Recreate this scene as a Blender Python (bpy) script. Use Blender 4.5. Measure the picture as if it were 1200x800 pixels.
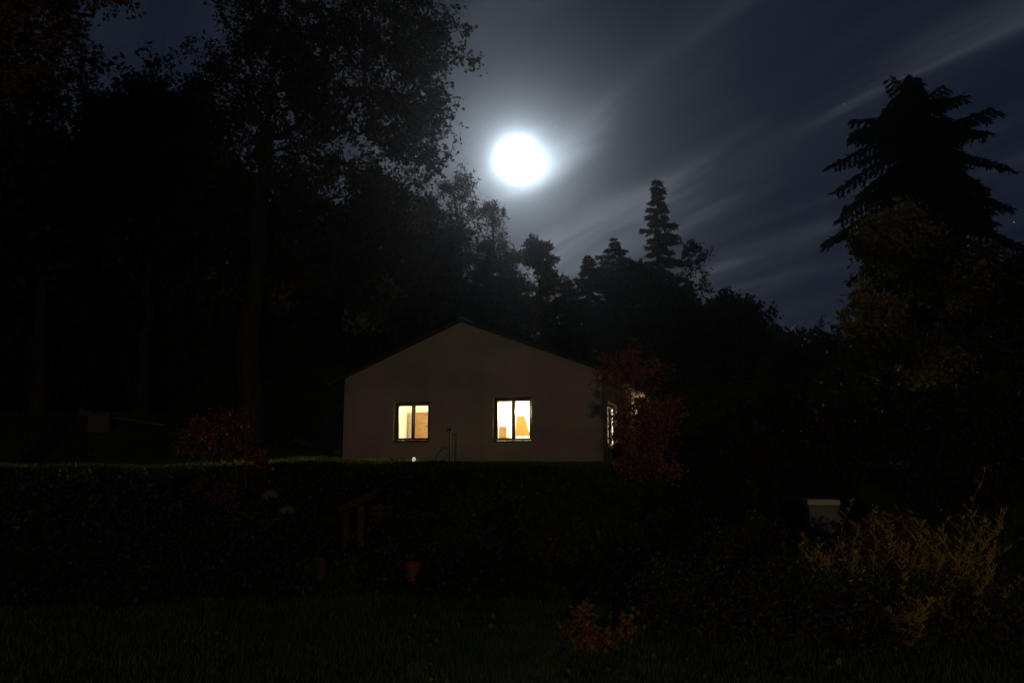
import bpy, math, random
import numpy as np
from mathutils import Vector, Matrix
R = math.radians
for o in list(bpy.data.objects): bpy.data.objects.remove(o)
S = bpy.context.scene
COL = S.collection
random.seed(7)

# ---------------------------------------------------------------- camera
F = 933.0; PITCH = math.atan(143/F); EYE = 1.70
cam = bpy.data.cameras.new('camera'); co = bpy.data.objects.new('camera', cam); COL.objects.link(co)
cam.lens = 36*F/1200; cam.sensor_width = 36; cam.clip_end = 3000; cam.clip_start = 0.05
co.location = (0, 0, EYE); co.rotation_euler = (R(90)+PITCH, 0, 0); S.camera = co
S.render.resolution_x = 1024; S.render.resolution_y = 682
S.view_settings.view_transform = 'Standard'; S.view_settings.look = 'None'
S.view_settings.exposure = 0; S.view_settings.gamma = 1
S.render.engine = 'CYCLES'
try:
    S.cycles.volume_bounces = 0; S.cycles.max_bounces = 6; S.cycles.transparent_max_bounces = 12
    S.cycles.sample_clamp_indirect = 2.0; S.cycles.sample_clamp_direct = 0
except Exception: pass
cp, sp = math.cos(PITCH), math.sin(PITCH)
def ray(px, py):
    u = (px-600)/F; v = (400-py)/F
    return Vector((u, cp - v*sp, sp + v*cp))
def P(px, py, Y):                    # the point at depth Y metres seen at that place in the photograph
    d = ray(px, py); return Vector((0, 0, EYE)) + d*(Y/d.y)
MOON = ray(605, 185).normalized()

# ---------------------------------------------------------------- node helpers
def nn(nt, t, **kw):
    n = nt.nodes.new(t)
    for k, v in kw.items(): setattr(n, k, v)
    return n
def M_(nt, op, a, b=None, c=None, clamp=False):
    n = nt.nodes.new('ShaderNodeMath'); n.operation = op; n.use_clamp = clamp
    for i, x in enumerate((a, b, c)):
        if x is None: continue
        if isinstance(x, (int, float)): n.inputs[i].default_value = x
        else: nt.links.new(x, n.inputs[i])
    return n.outputs[0]
def VM(nt, op, a, b=None):
    n = nt.nodes.new('ShaderNodeVectorMath'); n.operation = op
    for i, x in enumerate((a, b)):
        if x is None: continue
        if isinstance(x, (tuple, list, Vector)): n.inputs[i].default_value = tuple(x)
        else: nt.links.new(x, n.inputs[i])
    return n

# ---------------------------------------------------------------- night sky
SKY_BASE = 1.0
w = bpy.data.worlds.new('World'); S.world = w; w.use_nodes = True
nt = w.node_tree; nt.nodes.clear()
out = nn(nt, 'ShaderNodeOutputWorld')
tc = nn(nt, 'ShaderNodeTexCoord')
dirn = VM(nt, 'NORMALIZE', tc.outputs['Generated']).outputs[0]
dot = VM(nt, 'DOT_PRODUCT', dirn, MOON).outputs['Value']
ang = M_(nt, 'ARCCOSINE', M_(nt, 'MINIMUM', dot, 0.999999))
rr = M_(nt, 'DIVIDE', M_(nt, 'MAXIMUM', ang, 0.020), 0.0345)          # in units of the glare radius
aur1 = M_(nt, 'MULTIPLY', M_(nt, 'POWER', rr, -2.55), 0.86)
aur2 = M_(nt, 'MULTIPLY', M_(nt, 'POWER', rr, -1.75), 0.20)
aur3 = M_(nt, 'MULTIPLY', M_(nt, 'EXPONENT', M_(nt, 'MULTIPLY', ang, -3.2)), 0.010)
# cloud layer: plane overhead, streaks drawn out along one wind direction
sx = nn(nt, 'ShaderNodeSeparateXYZ'); nt.links.new(dirn, sx.inputs[0])
zz = M_(nt, 'ADD', M_(nt, 'MAXIMUM', sx.outputs[2], 0.0), 0.06)
pu = M_(nt, 'DIVIDE', sx.outputs[0], zz); pv = M_(nt, 'DIVIDE', sx.outputs[1], zz)
wa = R(-27)
along = M_(nt, 'ADD', M_(nt, 'MULTIPLY', pu, math.sin(wa)), M_(nt, 'MULTIPLY', pv, math.cos(wa)))
acr = M_(nt, 'SUBTRACT', M_(nt, 'MULTIPLY', pu, math.cos(wa)), M_(nt, 'MULTIPLY', pv, math.sin(wa)))
def streak(sa, sc, off, detail, rough, lo, hi, dist=0.0):
    cx = nn(nt, 'ShaderNodeCombineXYZ')
    nt.links.new(M_(nt, 'MULTIPLY', acr, sc), cx.inputs[0]); nt.links.new(M_(nt, 'MULTIPLY', along, sa), cx.inputs[1])
    cx.inputs[2].default_value = off
    n = nn(nt, 'ShaderNodeTexNoise'); nt.links.new(cx.outputs[0], n.inputs['Vector'])
    n.inputs['Scale'].default_value = 1; n.inputs['Detail'].default_value = detail
    n.inputs['Roughness'].default_value = rough; n.inputs['Distortion'].default_value = dist
    mr = nn(nt, 'ShaderNodeMapRange', interpolation_type='SMOOTHSTEP'); nt.links.new(n.outputs[0], mr.inputs[0])
    mr.inputs[1].default_value = lo; mr.inputs[2].default_value = hi
    return mr.outputs[0]
c1 = streak(0.22, 1.9, 3.3, 2.0, 0.45, 0.42, 0.62, 0.25)
c2 = streak(0.95, 4.5, 11.7, 3.0, 0.5, 0.35, 0.72, 0.4)
c3 = streak(0.35, 1.3, 7.1, 3.0, 0.5, 0.2, 0.8, 0.2)
band = nn(nt, 'ShaderNodeValToRGB'); br = band.color_ramp; br.interpolation = 'EASE'
st = [(0,.2),(.45,.2),(.66,.62),(.82,.22),(.95,.35),(1.10,.72),(1.26,.12),(1.36,.2),(1.54,1.0),(1.68,.6),(1.84,.12),(2.06,.2),(2.2,.7),(2.32,.25),(2.6,.45),(2.9,.2)]
br.elements[0].position = 0; br.elements[1].position = 1
br.elements[0].color = (.2,)*3+(1,); br.elements[1].color = (.2,)*3+(1,)
for p_, v_ in st[1:]:
    e_ = br.elements.new(p_/3); e_.color = (v_,)*3+(1,)
wob = M_(nt, 'MULTIPLY', M_(nt, 'SUBTRACT', c3, .5), .22)
nt.links.new(M_(nt, 'DIVIDE', M_(nt, 'ADD', acr, wob), 3.0), band.inputs[0])
cloud = M_(nt, 'MULTIPLY', M_(nt, 'ADD', M_(nt, 'MULTIPLY', band.outputs[0], .85), M_(nt, 'MULTIPLY', c1, .12)), M_(nt, 'ADD', .30, M_(nt, 'MULTIPLY', c2, .95)))
cloud = M_(nt, 'MULTIPLY', M_(nt, 'POWER', cloud, 1.5), 1.35)
glow = M_(nt, 'ADD', M_(nt, 'MULTIPLY', aur1, M_(nt, 'ADD', .72, M_(nt, 'MULTIPLY', cloud, .75))), M_(nt, 'MULTIPLY', M_(nt, 'ADD', aur2, aur3), M_(nt, 'ADD', 0.0, M_(nt, 'MULTIPLY', cloud, 2.0))))
glowc = VM(nt, 'SCALE', (0.76, 0.93, 1.07)); nt.links.new(glow, glowc.inputs['Scale'])
# clear night sky (Sky Texture, moonlight through air) and faintly lit cloud
sky = nn(nt, 'ShaderNodeTexSky', sky_type='NISHITA'); sky.sun_disc = False
sky.sun_elevation = math.asin(MOON.z); sky.sun_rotation = math.atan2(MOON.x, MOON.y)
skys = VM(nt, 'SCALE', sky.outputs[0]); skys.inputs['Scale'].default_value = 0.0002
base = VM(nt, 'SCALE', (0.0026, 0.0060, 0.0155)); base.inputs['Scale'].default_value = SKY_BASE
cl = VM(nt, 'SCALE', (0.0225, 0.0230, 0.0245)); nt.links.new(cloud, cl.inputs['Scale'])
# stars
vor = nn(nt, 'ShaderNodeTexVoronoi'); nt.links.new(dirn, vor.inputs['Vector']); vor.inputs['Scale'].default_value = 34
near = M_(nt, 'LESS_THAN', vor.outputs['Distance'], 0.031)
sc_ = nn(nt, 'ShaderNodeSeparateXYZ'); nt.links.new(vor.outputs['Color'], sc_.inputs[0])
pick = M_(nt, 'MULTIPLY', M_(nt, 'MAXIMUM', M_(nt, 'SUBTRACT', sc_.outputs[0], 0.45), 0.0), 0.35)
star = VM(nt, 'SCALE', (0.9, 0.95, 1.0)); nt.links.new(M_(nt, 'MULTIPLY', near, pick), star.inputs['Scale'])
tot = VM(nt, 'ADD', VM(nt, 'ADD', glowc.outputs[0], skys.outputs[0]).outputs[0],
         VM(nt, 'ADD', base.outputs[0], VM(nt, 'ADD', cl.outputs[0], star.outputs[0]).outputs[0]).outputs[0])
bg = nn(nt, 'ShaderNodeBackground'); nt.links.new(tot.outputs[0], bg.inputs[0]); bg.inputs[1].default_value = 1
nt.links.new(bg.outputs[0], out.inputs[0])

# light levels: the moon itself, the street lamp behind the photographer, the room lamps
MOON_E = 110.0
LAMP_W = 2100.0
ROOM_L, ROOM_R = 430.0, 1500.0
HAZE_D = 0.0010

# ---------------------------------------------------------------- materials
def mat(name, col, col2=None, rough=0.8, scale=5, metal=0, bump=0, trans=0, emit=None, es=0, detail=4, stretch=(1,1,1), coord='Object', spec=0.3):
    m = bpy.data.materials.new(name); m.use_nodes = True; t = m.node_tree; t.nodes.clear()
    o = nn(t, 'ShaderNodeOutputMaterial'); b = nn(t, 'ShaderNodeBsdfPrincipled')
    b.inputs['Roughness'].default_value = rough; b.inputs['Metallic'].default_value = metal
    b.inputs['Specular IOR Level'].default_value = spec
    tcn = nn(t, 'ShaderNodeTexCoord'); mp = nn(t, 'ShaderNodeMapping'); mp.inputs['Scale'].default_value = stretch
    t.links.new(tcn.outputs[coord], mp.inputs[0])
    nz = nn(t, 'ShaderNodeTexNoise'); nz.inputs['Scale'].default_value = scale; nz.inputs['Detail'].default_value = detail
    t.links.new(mp.outputs[0], nz.inputs['Vector'])
    rp = nn(t, 'ShaderNodeValToRGB'); rp.color_ramp.elements[0].position = .32; rp.color_ramp.elements[1].position = .68
    rp.color_ramp.elements[0].color = (*col, 1); rp.color_ramp.elements[1].color = (*(col2 or col), 1)
    t.links.new(nz.outputs[0], rp.inputs[0]); t.links.new(rp.outputs[0], b.inputs['Base Color'])
    if emit: b.inputs['Emission Color'].default_value = (*emit, 1); b.inputs['Emission Strength'].default_value = es
    if bump:
        bp = nn(t, 'ShaderNodeBump'); bp.inputs['Strength'].default_value = bump; bp.inputs['Distance'].default_value = .02
        n2 = nn(t, 'ShaderNodeTexNoise'); n2.inputs['Scale'].default_value = scale*6; t.links.new(mp.outputs[0], n2.inputs['Vector'])
        t.links.new(n2.outputs[0], bp.inputs['Height']); t.links.new(bp.outputs[0], b.inputs['Normal'])
    if trans:
        tr = nn(t, 'ShaderNodeBsdfTranslucent'); t.links.new(rp.outputs[0], tr.inputs[0])
        mx = nn(t, 'ShaderNodeMixShader'); mx.inputs[0].default_value = trans
        t.links.new(b.outputs[0], mx.inputs[1]); t.links.new(tr.outputs[0], mx.inputs[2]); t.links.new(mx.outputs[0], o.inputs[0])
    else: t.links.new(b.outputs[0], o.inputs[0])
    return m
def leafmat(name, a, b, scale=1.5): return mat(name, a, b, rough=.55, scale=scale, trans=.35, detail=6)
ML = dict(
    oak=leafmat('oak_leaf', (.060,.070,.020), (.115,.100,.024)),
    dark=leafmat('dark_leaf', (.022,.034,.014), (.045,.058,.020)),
    amber=leafmat('amber_leaf', (.16,.075,.016), (.20,.14,.022)),
    yellow=leafmat('yellow_leaf', (.10,.095,.022), (.16,.12,.03)),
    glint=leafmat('painted_lit_leaf', (.20,.18,.04), (.40,.31,.07), 4),  # paler leaf colour that imitates warm lamp light on foliage
    birch=leafmat('birch_leaf', (.10,.10,.04), (.16,.14,.06)),
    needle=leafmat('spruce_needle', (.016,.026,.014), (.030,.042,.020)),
    red=leafmat('maple_leaf', (.25,.055,.018), (.37,.14,.035), 3),
    redd=leafmat('dark_red_leaf', (.12,.022,.011), (.19,.048,.018), 3),
    orange=leafmat('orange_leaf', (.20,.07,.018), (.20,.15,.03), 7),
    gold=leafmat('gold_spray', (.28,.23,.05), (.55,.38,.09), 5),
    shrub=leafmat('shrub_leaf', (.030,.042,.014), (.080,.066,.022), 2.5),
    lawn=leafmat('grass_blade', (.045,.085,.018), (.085,.130,.028), 2),
    lit_grass=leafmat('lit_grass_blade', (.20,.26,.06), (.34,.36,.10), 3),  # bright yellow green stands in for light on the terrace edge
    ivy=leafmat('ivy_leaf', (.012,.018,.008), (.026,.030,.012), 2))
BARK = mat('bark', (.035,.022,.015), (.07,.045,.03), rough=.9, scale=3, bump=.6, stretch=(4,4,1))
BARK2 = mat('dark_bark', (.035,.026,.02), (.06,.045,.035), rough=.9, scale=4, bump=.5, stretch=(4,4,1))
SOIL = mat('lawn_soil', (.026,.042,.013), (.050,.065,.020), rough=.95, scale=.8, bump=.5)
PLASTER = mat('render_plaster', (.38,.32,.235), (.56,.475,.345), rough=.92, scale=.55, bump=.35)
PLINTH = mat('plinth', (.10,.10,.09), (.16,.15,.13), rough=.9, scale=6, bump=.4)
ROOFM = mat('roof_tile', (.035,.033,.035), (.06,.055,.055), rough=.55, scale=8, bump=.4)
METAL = mat('zinc', (.45,.46,.48), (.55,.56,.58), rough=.35, metal=.9, scale=8)
FRAME = mat('window_wood', (.085,.030,.016), (.13,.05,.024), rough=.45, scale=6, stretch=(1,1,8))
WHITEP = mat('white_paint', (.70,.66,.58), (.78,.74,.66), rough=.6, scale=5)
INW = mat('room_wall', (.80,.74,.56), (.84,.79,.62), rough=.9, scale=2)
INW2 = mat('room_wall_white', (.86,.82,.72), (.88,.85,.76), rough=.9, scale=2)
WOODF = mat('floor_board', (.30,.18,.08), (.38,.24,.11), rough=.5, scale=4, stretch=(1,8,1))
CUP = mat('cupboard_wood', (.13,.070,.028), (.18,.098,.040), rough=.6, scale=7)
YEL = mat('yellow_cloth', (.62,.46,.17), (.66,.50,.20), rough=.9, scale=9)
CARD = mat('cardboard', (.40,.25,.14), (.45,.29,.16), rough=.9, scale=9)
DWOOD = mat('weathered_timber', (.030,.015,.008), (.055,.028,.014), rough=.85, scale=5, bump=.4, stretch=(6,6,1))
PALE = mat('pale_plastic', (.13,.115,.11), (.17,.15,.14), rough=.6, scale=4)
PALEL = mat('lighter_lid', (.42,.39,.34), (.48,.45,.40), rough=.5, scale=4)
STONE = mat('stone', (.07,.045,.03), (.12,.08,.05), rough=.9, scale=5, bump=.5)
TUB = mat('dark_tub', (.018,.020,.024), (.030,.032,.036), rough=.5, scale=6)
REDP = mat('red_clay', (.11,.018,.010), (.16,.03,.015), rough=.7, scale=8)
GREYP = mat('grey_band', (.04,.04,.04), (.06,.06,.06), rough=.7, scale=8)
DARKM = mat('dark_metal', (.022,.020,.018), (.035,.03,.026), rough=.6, metal=.0, scale=10)
def glassmat():
    m = bpy.data.materials.new('window_glass'); m.use_nodes = True; t = m.node_tree; t.nodes.clear()
    o = nn(t, 'ShaderNodeOutputMaterial'); g = nn(t, 'ShaderNodeBsdfGlossy'); g.inputs['Roughness'].default_value = .02
    tr = nn(t, 'ShaderNodeBsdfTransparent'); tr.inputs[0].default_value = (.95,.96,.94,1)
    fr = nn(t, 'ShaderNodeFresnel'); fr.inputs[0].default_value = 1.3
    mx = nn(t, 'ShaderNodeMixShader'); t.links.new(fr.outputs[0], mx.inputs[0]); t.links.new(tr.outputs[0], mx.inputs[1]); t.links.new(g.outputs[0], mx.inputs[2])
    t.links.new(mx.outputs[0], o.inputs[0]); return m
GLASS = glassmat()
def emat(name, col, s):
    m = bpy.data.materials.new(name); m.use_nodes = True; t = m.node_tree; t.nodes.clear()
    o = nn(t, 'ShaderNodeOutputMaterial'); e = nn(t, 'ShaderNodeEmission'); e.inputs[0].default_value = (*col, 1); e.inputs[1].default_value = s
    t.links.new(e.outputs[0], o.inputs[0]); return m

# ---------------------------------------------------------------- object helpers
def tag(o, label=None, cat=None, group=None, kind=None):
    if label: o['label'] = label
    if cat: o['category'] = cat
    if group: o['group'] = group
    if kind: o['kind'] = kind
    return o
def empty(name, loc, label, cat, group=None, rz=0):
    o = bpy.data.objects.new(name, None); COL.objects.link(o); o.location = loc; o.rotation_euler = (0,0,rz)
    o.empty_display_size = .3
    return tag(o, label, cat, group)
class MB:
    def __init__(s): s.v = []; s.f = []
    def add(s, vs, fs):
        n = len(s.v); s.v += [tuple(v) for v in vs]; s.f += [tuple(i+n for i in f) for f in fs]; return s
    def box(s, x0, x1, y0, y1, z0, z1, M=None):
        vs = [Vector((x, y, z)) for z in (z0, z1) for y in (y0, y1) for x in (x0, x1)]
        if M is not None: vs = [M @ v for v in vs]
        return s.add(vs, [(0,2,3,1),(4,5,7,6),(0,1,5,4),(2,6,7,3),(0,4,6,2),(1,3,7,5)])
    def tube(s, pts, rad, n=8, cap=True):
        pts = [Vector(p) for p in pts]
        if isinstance(rad, (int, float)): rad = [rad]*len(pts)
        vs = []; fs = []
        for i, p in enumerate(pts):
            d = (pts[min(i+1, len(pts)-1)] - pts[max(i-1, 0)]).normalized()
            a = d.cross(Vector((0.13, 0.21, 1)) if abs(d.z) < .9 else Vector((1, .1, 0))).normalized(); b = d.cross(a)
            for k in range(n):
                t = 2*math.pi*k/n; vs.append(p + (a*math.cos(t) + b*math.sin(t))*rad[i])
        for i in range(len(pts)-1):
            for k in range(n):
                fs.append((i*n+k, i*n+(k+1) % n, (i+1)*n+(k+1) % n, (i+1)*n+k))
        if cap: fs.append(tuple(range(n-1, -1, -1))); fs.append(tuple((len(pts)-1)*n+k for k in range(n)))
        return s.add(vs, fs)
    def lathe(s, prof, n=20, c=(0,0,0)):
        vs = []; fs = []
        for r, z in prof:
            for k in range(n):
                t = 2*math.pi*k/n; vs.append((c[0]+r*math.cos(t), c[1]+r*math.sin(t), c[2]+z))
        for i in range(len(prof)-1):
            for k in range(n): fs.append((i*n+k, i*n+(k+1) % n, (i+1)*n+(k+1) % n, (i+1)*n+k))
        fs.append(tuple(range(n-1, -1, -1)))
        fs.append(tuple((len(prof)-1)*n+k for k in range(n)))
        return s.add(vs, fs)
    def build(s, name, m, parent=None, smooth=False, bevel=0):
        me = bpy.data.meshes.new(name); me.from_pydata(s.v, [], s.f); me.materials.append(m); me.validate()
        if smooth:
            for p in me.polygons: p.use_smooth = True
        o = bpy.data.objects.new(name, me); COL.objects.link(o); o.parent = parent
        if bevel:
            b = o.modifiers.new('bevel', 'BEVEL'); b.width = bevel; b.segments = 2
        return o
def fastmesh(name, V, Fq, m, parent=None, smooth=False):      # V (n,3), Fq (m,4) quads
    me = bpy.data.meshes.new(name); V = np.ascontiguousarray(V, dtype=np.float32); Fq = np.ascontiguousarray(Fq, dtype=np.int32)
    me.vertices.add(len(V)); me.vertices.foreach_set('co', V.ravel())
    k = Fq.shape[1]
    me.loops.add(Fq.size); me.loops.foreach_set('vertex_index', Fq.ravel())
    me.polygons.add(len(Fq)); me.polygons.foreach_set('loop_start', np.arange(0, Fq.size, k, dtype=np.int32))
    me.polygons.foreach_set('loop_total', np.full(len(Fq), k, dtype=np.int32))
    if smooth: me.polygons.foreach_set('use_smooth', np.ones(len(Fq), dtype=bool))
    me.update(calc_edges=True); me.materials.append(m)
    o = bpy.data.objects.new(name, me); COL.objects.link(o); o.parent = parent
    return o

# ---------------------------------------------------------------- terrain
def sstep(a, b, x):
    t = np.clip((x-a)/(b-a), 0, 1); return t*t*(3-2*t)
TER = EYE - 0.035
def H(x, y):
    x = np.asarray(x, dtype=float); y = np.asarray(y, dtype=float)
    e = 10.0 + 6.5*sstep(2.2, 5.5, x) + 0.5*np.sin(x*.7) - 0.6*sstep(-2, -8, x)
    z = TER*sstep(e, e+4.6, y) + .03*np.sin(x*.9+y*.4)*sstep(9, 2, y)
    z = z - .06*np.exp(-((y-15.5)/3.2)**2)*sstep(-2.0, -3.6, x)*sstep(14.0, 15, y)
    z = z + 1.5*sstep(-6.5, -12, x - .15*(y-22))*sstep(18, 25, y)      # ground lifts at the far left
    z = z + .35*sstep(-14, -24, x)*sstep(10, 25, y)
    z = z + 14*sstep(36, 130, y + .25*np.abs(x)) + 4*sstep(34, 60, y)*sstep(2, -25, x)
    z = z + .02*np.sin(3.1*x+1.3*y)+.015*np.sin(5.3*y-2.2*x)*sstep(9, 12, y)*sstep(24, 18, y)
    return z
def Hf(x, y): return float(H(x, y))
def axis(lo, hi, near, far, c):
    a = [c]; st = near
    while a[-1] < hi: a.append(min(hi, a[-1]+st)); st = min(far, st*1.06) if a[-1] > c+14 else st
    b = [c]; st = near
    while b[-1] > lo: b.append(max(lo, b[-1]-st)); st = min(far, st*1.06) if b[-1] < c-14 else st
    return np.array(sorted(set(a+b)))
xs = axis(-170, 170, .35, 7, 0); ys = axis(-45, 210, .30, 7, 12)
X, Y = np.meshgrid(xs, ys); Z = H(X, Y); nx, ny = len(xs), len(ys)
idx = np.arange(nx*ny).reshape(ny, nx)
Q = np.stack([idx[:-1,:-1], idx[:-1,1:], idx[1:,1:], idx[1:,:-1]], -1).reshape(-1, 4)
tag(fastmesh('ground', np.stack([X, Y, Z], -1).reshape(-1, 3), Q, SOIL, smooth=True), 'dark sloping garden ground with lawn and bank', 'ground', kind='structure')
def hit(px, py):                    # where that line of sight meets the ground
    d = ray(px, py); d = d/d.y; y = 4.0
    while y < 120:
        p = Vector((0,0,EYE)) + d*y
        if p.z <= Hf(p.x, p.y): return p
        y += .03
    return P(px, py, 30)

# ---------------------------------------------------------------- foliage
rng = np.random.default_rng(11)
def unit(n):
    v = rng.normal(size=(n, 3)); return v/np.linalg.norm(v, axis=1, keepdims=True)
def leaves(C, size, aspect=.6, up=0.0, d=None):      # bent diamond leaves (two triangles sharing a midrib) as quads
    n = len(C)
    D = unit(n) if d is None else d + .35*unit(n)
    D[:, 2] += up; D /= np.linalg.norm(D, axis=1, keepdims=True)
    N = unit(n); A = np.cross(D, N); A /= np.linalg.norm(A, axis=1, keepdims=True)+1e-9
    N = np.cross(A, D)
    L = (size*(.6+.8*rng.random(n)))[:, None]; W = L*aspect*.5
    V = np.stack([C, C + D*L*.45 + A*W + N*L*.10, C + D*L, C + D*L*.45 - A*W + N*L*.10], 1).reshape(-1, 3)
    return V, np.arange(4*n).reshape(-1, 4)
class Fol:
    def __init__(s): s.V = []; s.F = []; s.n = 0
    def add(s, VF):
        V, Fq = VF; s.V.append(V); s.F.append(Fq+s.n); s.n += len(V)
    def build(s, name, m, parent): return fastmesh(name, np.concatenate(s.V), np.concatenate(s.F), m, parent)
def tubes(A, B, ra, rb, n=5):       # many tapered segments at once
    A = np.asarray(A); B = np.asarray(B); D = B-A; D = D/(np.linalg.norm(D, axis=1, keepdims=True)+1e-9)
    ref = np.where(np.abs(D[:, 2:3]) < .9, np.array([[0,0,1.]]), np.array([[1.,0,0]]))
    a = np.cross(D, ref); a /= np.linalg.norm(a, axis=1, keepdims=True); b = np.cross(D, a)
    t = np.arange(n)*2*np.pi/n; c = np.cos(t)[None, :, None]; s = np.sin(t)[None, :, None]
    ring = a[:, None]*c + b[:, None]*s
    V0 = A[:, None] + ring*np.asarray(ra)[:, None, None]; V1 = B[:, None] + ring*np.asarray(rb)[:, None, None]
    V = np.concatenate([V0, V1], 1).reshape(-1, 3)
    k = np.arange(n); q = np.stack([k, (k+1) % n, n+(k+1) % n, n+k], 1)
    Fq = (np.arange(len(A))*2*n)[:, None, None] + q[None]
    return V, Fq.reshape(-1, 4)
def grow(root, trunk, pts, r_tip, r_max, kink=.12):
    # connects every crown point to the nearest point of the tree grown so far; radii by the pipe rule
    nodes = [np.array(p, float) for p in trunk]; par = [-1]+list(range(len(trunk)-1))
    base = len(trunk)//2
    cen = nodes[-1]
    order = np.argsort(np.linalg.norm(pts-cen, axis=1))
    step = None
    for i in order:
        p = pts[i]; Nn = np.array(nodes)
        d = np.linalg.norm(Nn-p, axis=1); d[:base] *= 2.5
        # prefer joining from below and from the inside
        d = d + .35*np.maximum(0, Nn[:, 2]-p[2]) + .12*np.linalg.norm(Nn-cen, axis=1)
        j = int(np.argmin(d)); a = nodes[j]; L = np.linalg.norm(p-a)
        k = max(1, int(L/.8)); prev = j
        for q in range(1, k+1):
            t = q/k; m = a+(p-a)*t
            if q < k: m = m + rng.normal(size=3)*kink*L/k + np.array([0, 0, .10*L*math.sin(math.pi*t)])
            nodes.append(m); par.append(prev); prev = len(nodes)-1
    n = len(nodes); wgt = np.zeros(n); ch = [0]*n
    for i in range(n-1, 0, -1):
        if wgt[i] == 0: wgt[i] = 1
        wgt[par[i]] += wgt[i]; ch[par[i]] += 1
    if wgt[0] == 0: wgt[0] = 1
    rad = r_tip*np.power(np.maximum(wgt, 1), .46); rad = np.minimum(rad*(r_max/max(rad[0], r_max)) if rad[0] > r_max else rad, r_max)
    for i in range(len(trunk)): rad[i] = max(rad[i], r_max*(1-.55*i/len(trunk)))
    rad[0] = r_max*1.45
    nodes = np.array(nodes); par = np.array(par)
    A = nodes[par[1:]]; B = nodes[1:]; ra = np.minimum(rad[par[1:]], rad[1:]*1.5+.004); ra[:len(trunk)-1] = rad[:len(trunk)-1]
    tips = np.array([i for i in range(len(trunk), n) if wgt[i] <= 4])
    return nodes, A, B, ra, rad[1:], tips
def sample_env(env, n, hollow=.35):
    # env: list of (centre, (rx,ry,rz), weight); more points towards the outer skin, uneven clumps
    wts = np.array([e[2] for e in env], float); wts /= wts.sum(); out_ = []
    for (c, r, _), cnt in zip(env, rng.multinomial(n, wts)):
        u = unit(cnt); rad = (hollow + (1-hollow)*rng.random(cnt)**.6)
        rad = rad*(.82+.30*np.sin(u[:, 0]*5+c[0])*np.cos(u[:, 2]*6+c[2]))
        out_.append(np.array(c)+u*rad[:, None]*np.array(r))
    return np.concatenate(out_)
ntree = [0]
def reseed(label):
    global rng
    k = sum((i+3)*ord(ch) for i, ch in enumerate(label)) % 99991; rng = np.random.default_rng(k); random.seed(k)
def broadleaf(name, label, cat, base, env, n_pts, lpt, lsize, lm, r_trunk, bark=None, group=None, spread=.5, r_tip=.010, trunk_top=None, aspect=.6, hollow=.35, hang=0, kink=.12, twig=True, light=None):
    reseed(label)
    base = Vector(base); base.z = Hf(base.x, base.y) - .05
    t = empty(name, base, label, cat, group)
    bo = np.array(base)
    env = [(np.array(c)-bo, r, w_) for c, r, w_ in env]
    tt = np.array(trunk_top)-bo if trunk_top is not None else np.average([e[0] for e in env], axis=0, weights=[e[2] for e in env])*np.array([1,1,.75])
    K = 7; tr = [np.array([0,0,0.]) + (tt*(i/K)) + (rng.normal(size=3)*.03*np.linalg.norm(tt)/K*2*np.array([1,1,0]) if 0 < i < K else 0) for i in range(K+1)]
    pts = sample_env(env, n_pts, hollow)
    pts = pts[pts[:, 2] > .1]
    nodes, A, B, ra, rb, tips = grow(None, tr, pts, r_tip, r_trunk, kink)
    Vt, Ft = tubes(A, B, ra, rb, 6)
    # twigs: short side shoots around the tips that carry the leaves
    tp = nodes[tips]; m = max(2, int(lpt/7)); 
    a = np.repeat(tp, m, axis=0); dv = unit(len(a)); dv[:, 2] -= hang; 
    ln = spread*(.4+.8*rng.random(len(a)))[:, None]; b = a + dv*ln
    if twig:
        V2, F2 = tubes(a, b, np.full(len(a), r_tip*.45), np.full(len(a), r_tip*.2), 3)
        Vt, Ft = np.concatenate([Vt, V2]), np.concatenate([Ft, F2+len(Vt)])
    fastmesh('trunk', Vt, Ft, bark or BARK, t, smooth=True)
    q = max(1, int(round(lpt/m)))
    a2 = np.repeat(a, q, 0); b2 = np.repeat(b, q, 0); s_ = (.25+.8*rng.random(len(a2)))[:, None]
    C = a2+(b2-a2)*s_ + rng.normal(size=a2.shape)*spread*.06
    # thin unevenly so that there are gaps and clumps
    ph = np.sin(C[:, 0]*1.7+ntree[0])+np.sin(C[:, 1]*1.9+1)+np.sin(C[:, 2]*2.3+ntree[0]*.7)
    C = C[rng.random(len(C)) < .62+.28*ph]; ntree[0] += 1
    if light:  # leaves inside these lobes get the paler colour, as if lit
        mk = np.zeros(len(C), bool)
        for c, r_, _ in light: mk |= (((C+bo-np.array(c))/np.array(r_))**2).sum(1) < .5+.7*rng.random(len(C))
        fo = Fol(); fo.add(leaves(C[mk], lsize, aspect, up=-.2)); o_ = fo.build('painted_lit_leaves', ML['glint'], t); o_['label'] = 'leaves coloured paler to look lit by the warm lamp'; C = C[~mk]
    fo = Fol(); fo.add(leaves(C, lsize, aspect, up=-.2)); fo.build('crown', lm, t)
    return t
def ell(px, py, Y, rx, rz=None, ry=None, w_=None):   # crown lobe centred on that line of sight; radii in metres
    c = P(px, py, Y); rz = rz or rx; ry = ry or rx
    return (np.array(c), (rx, ry, rz), w_ or rx*ry*rz)
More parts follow.
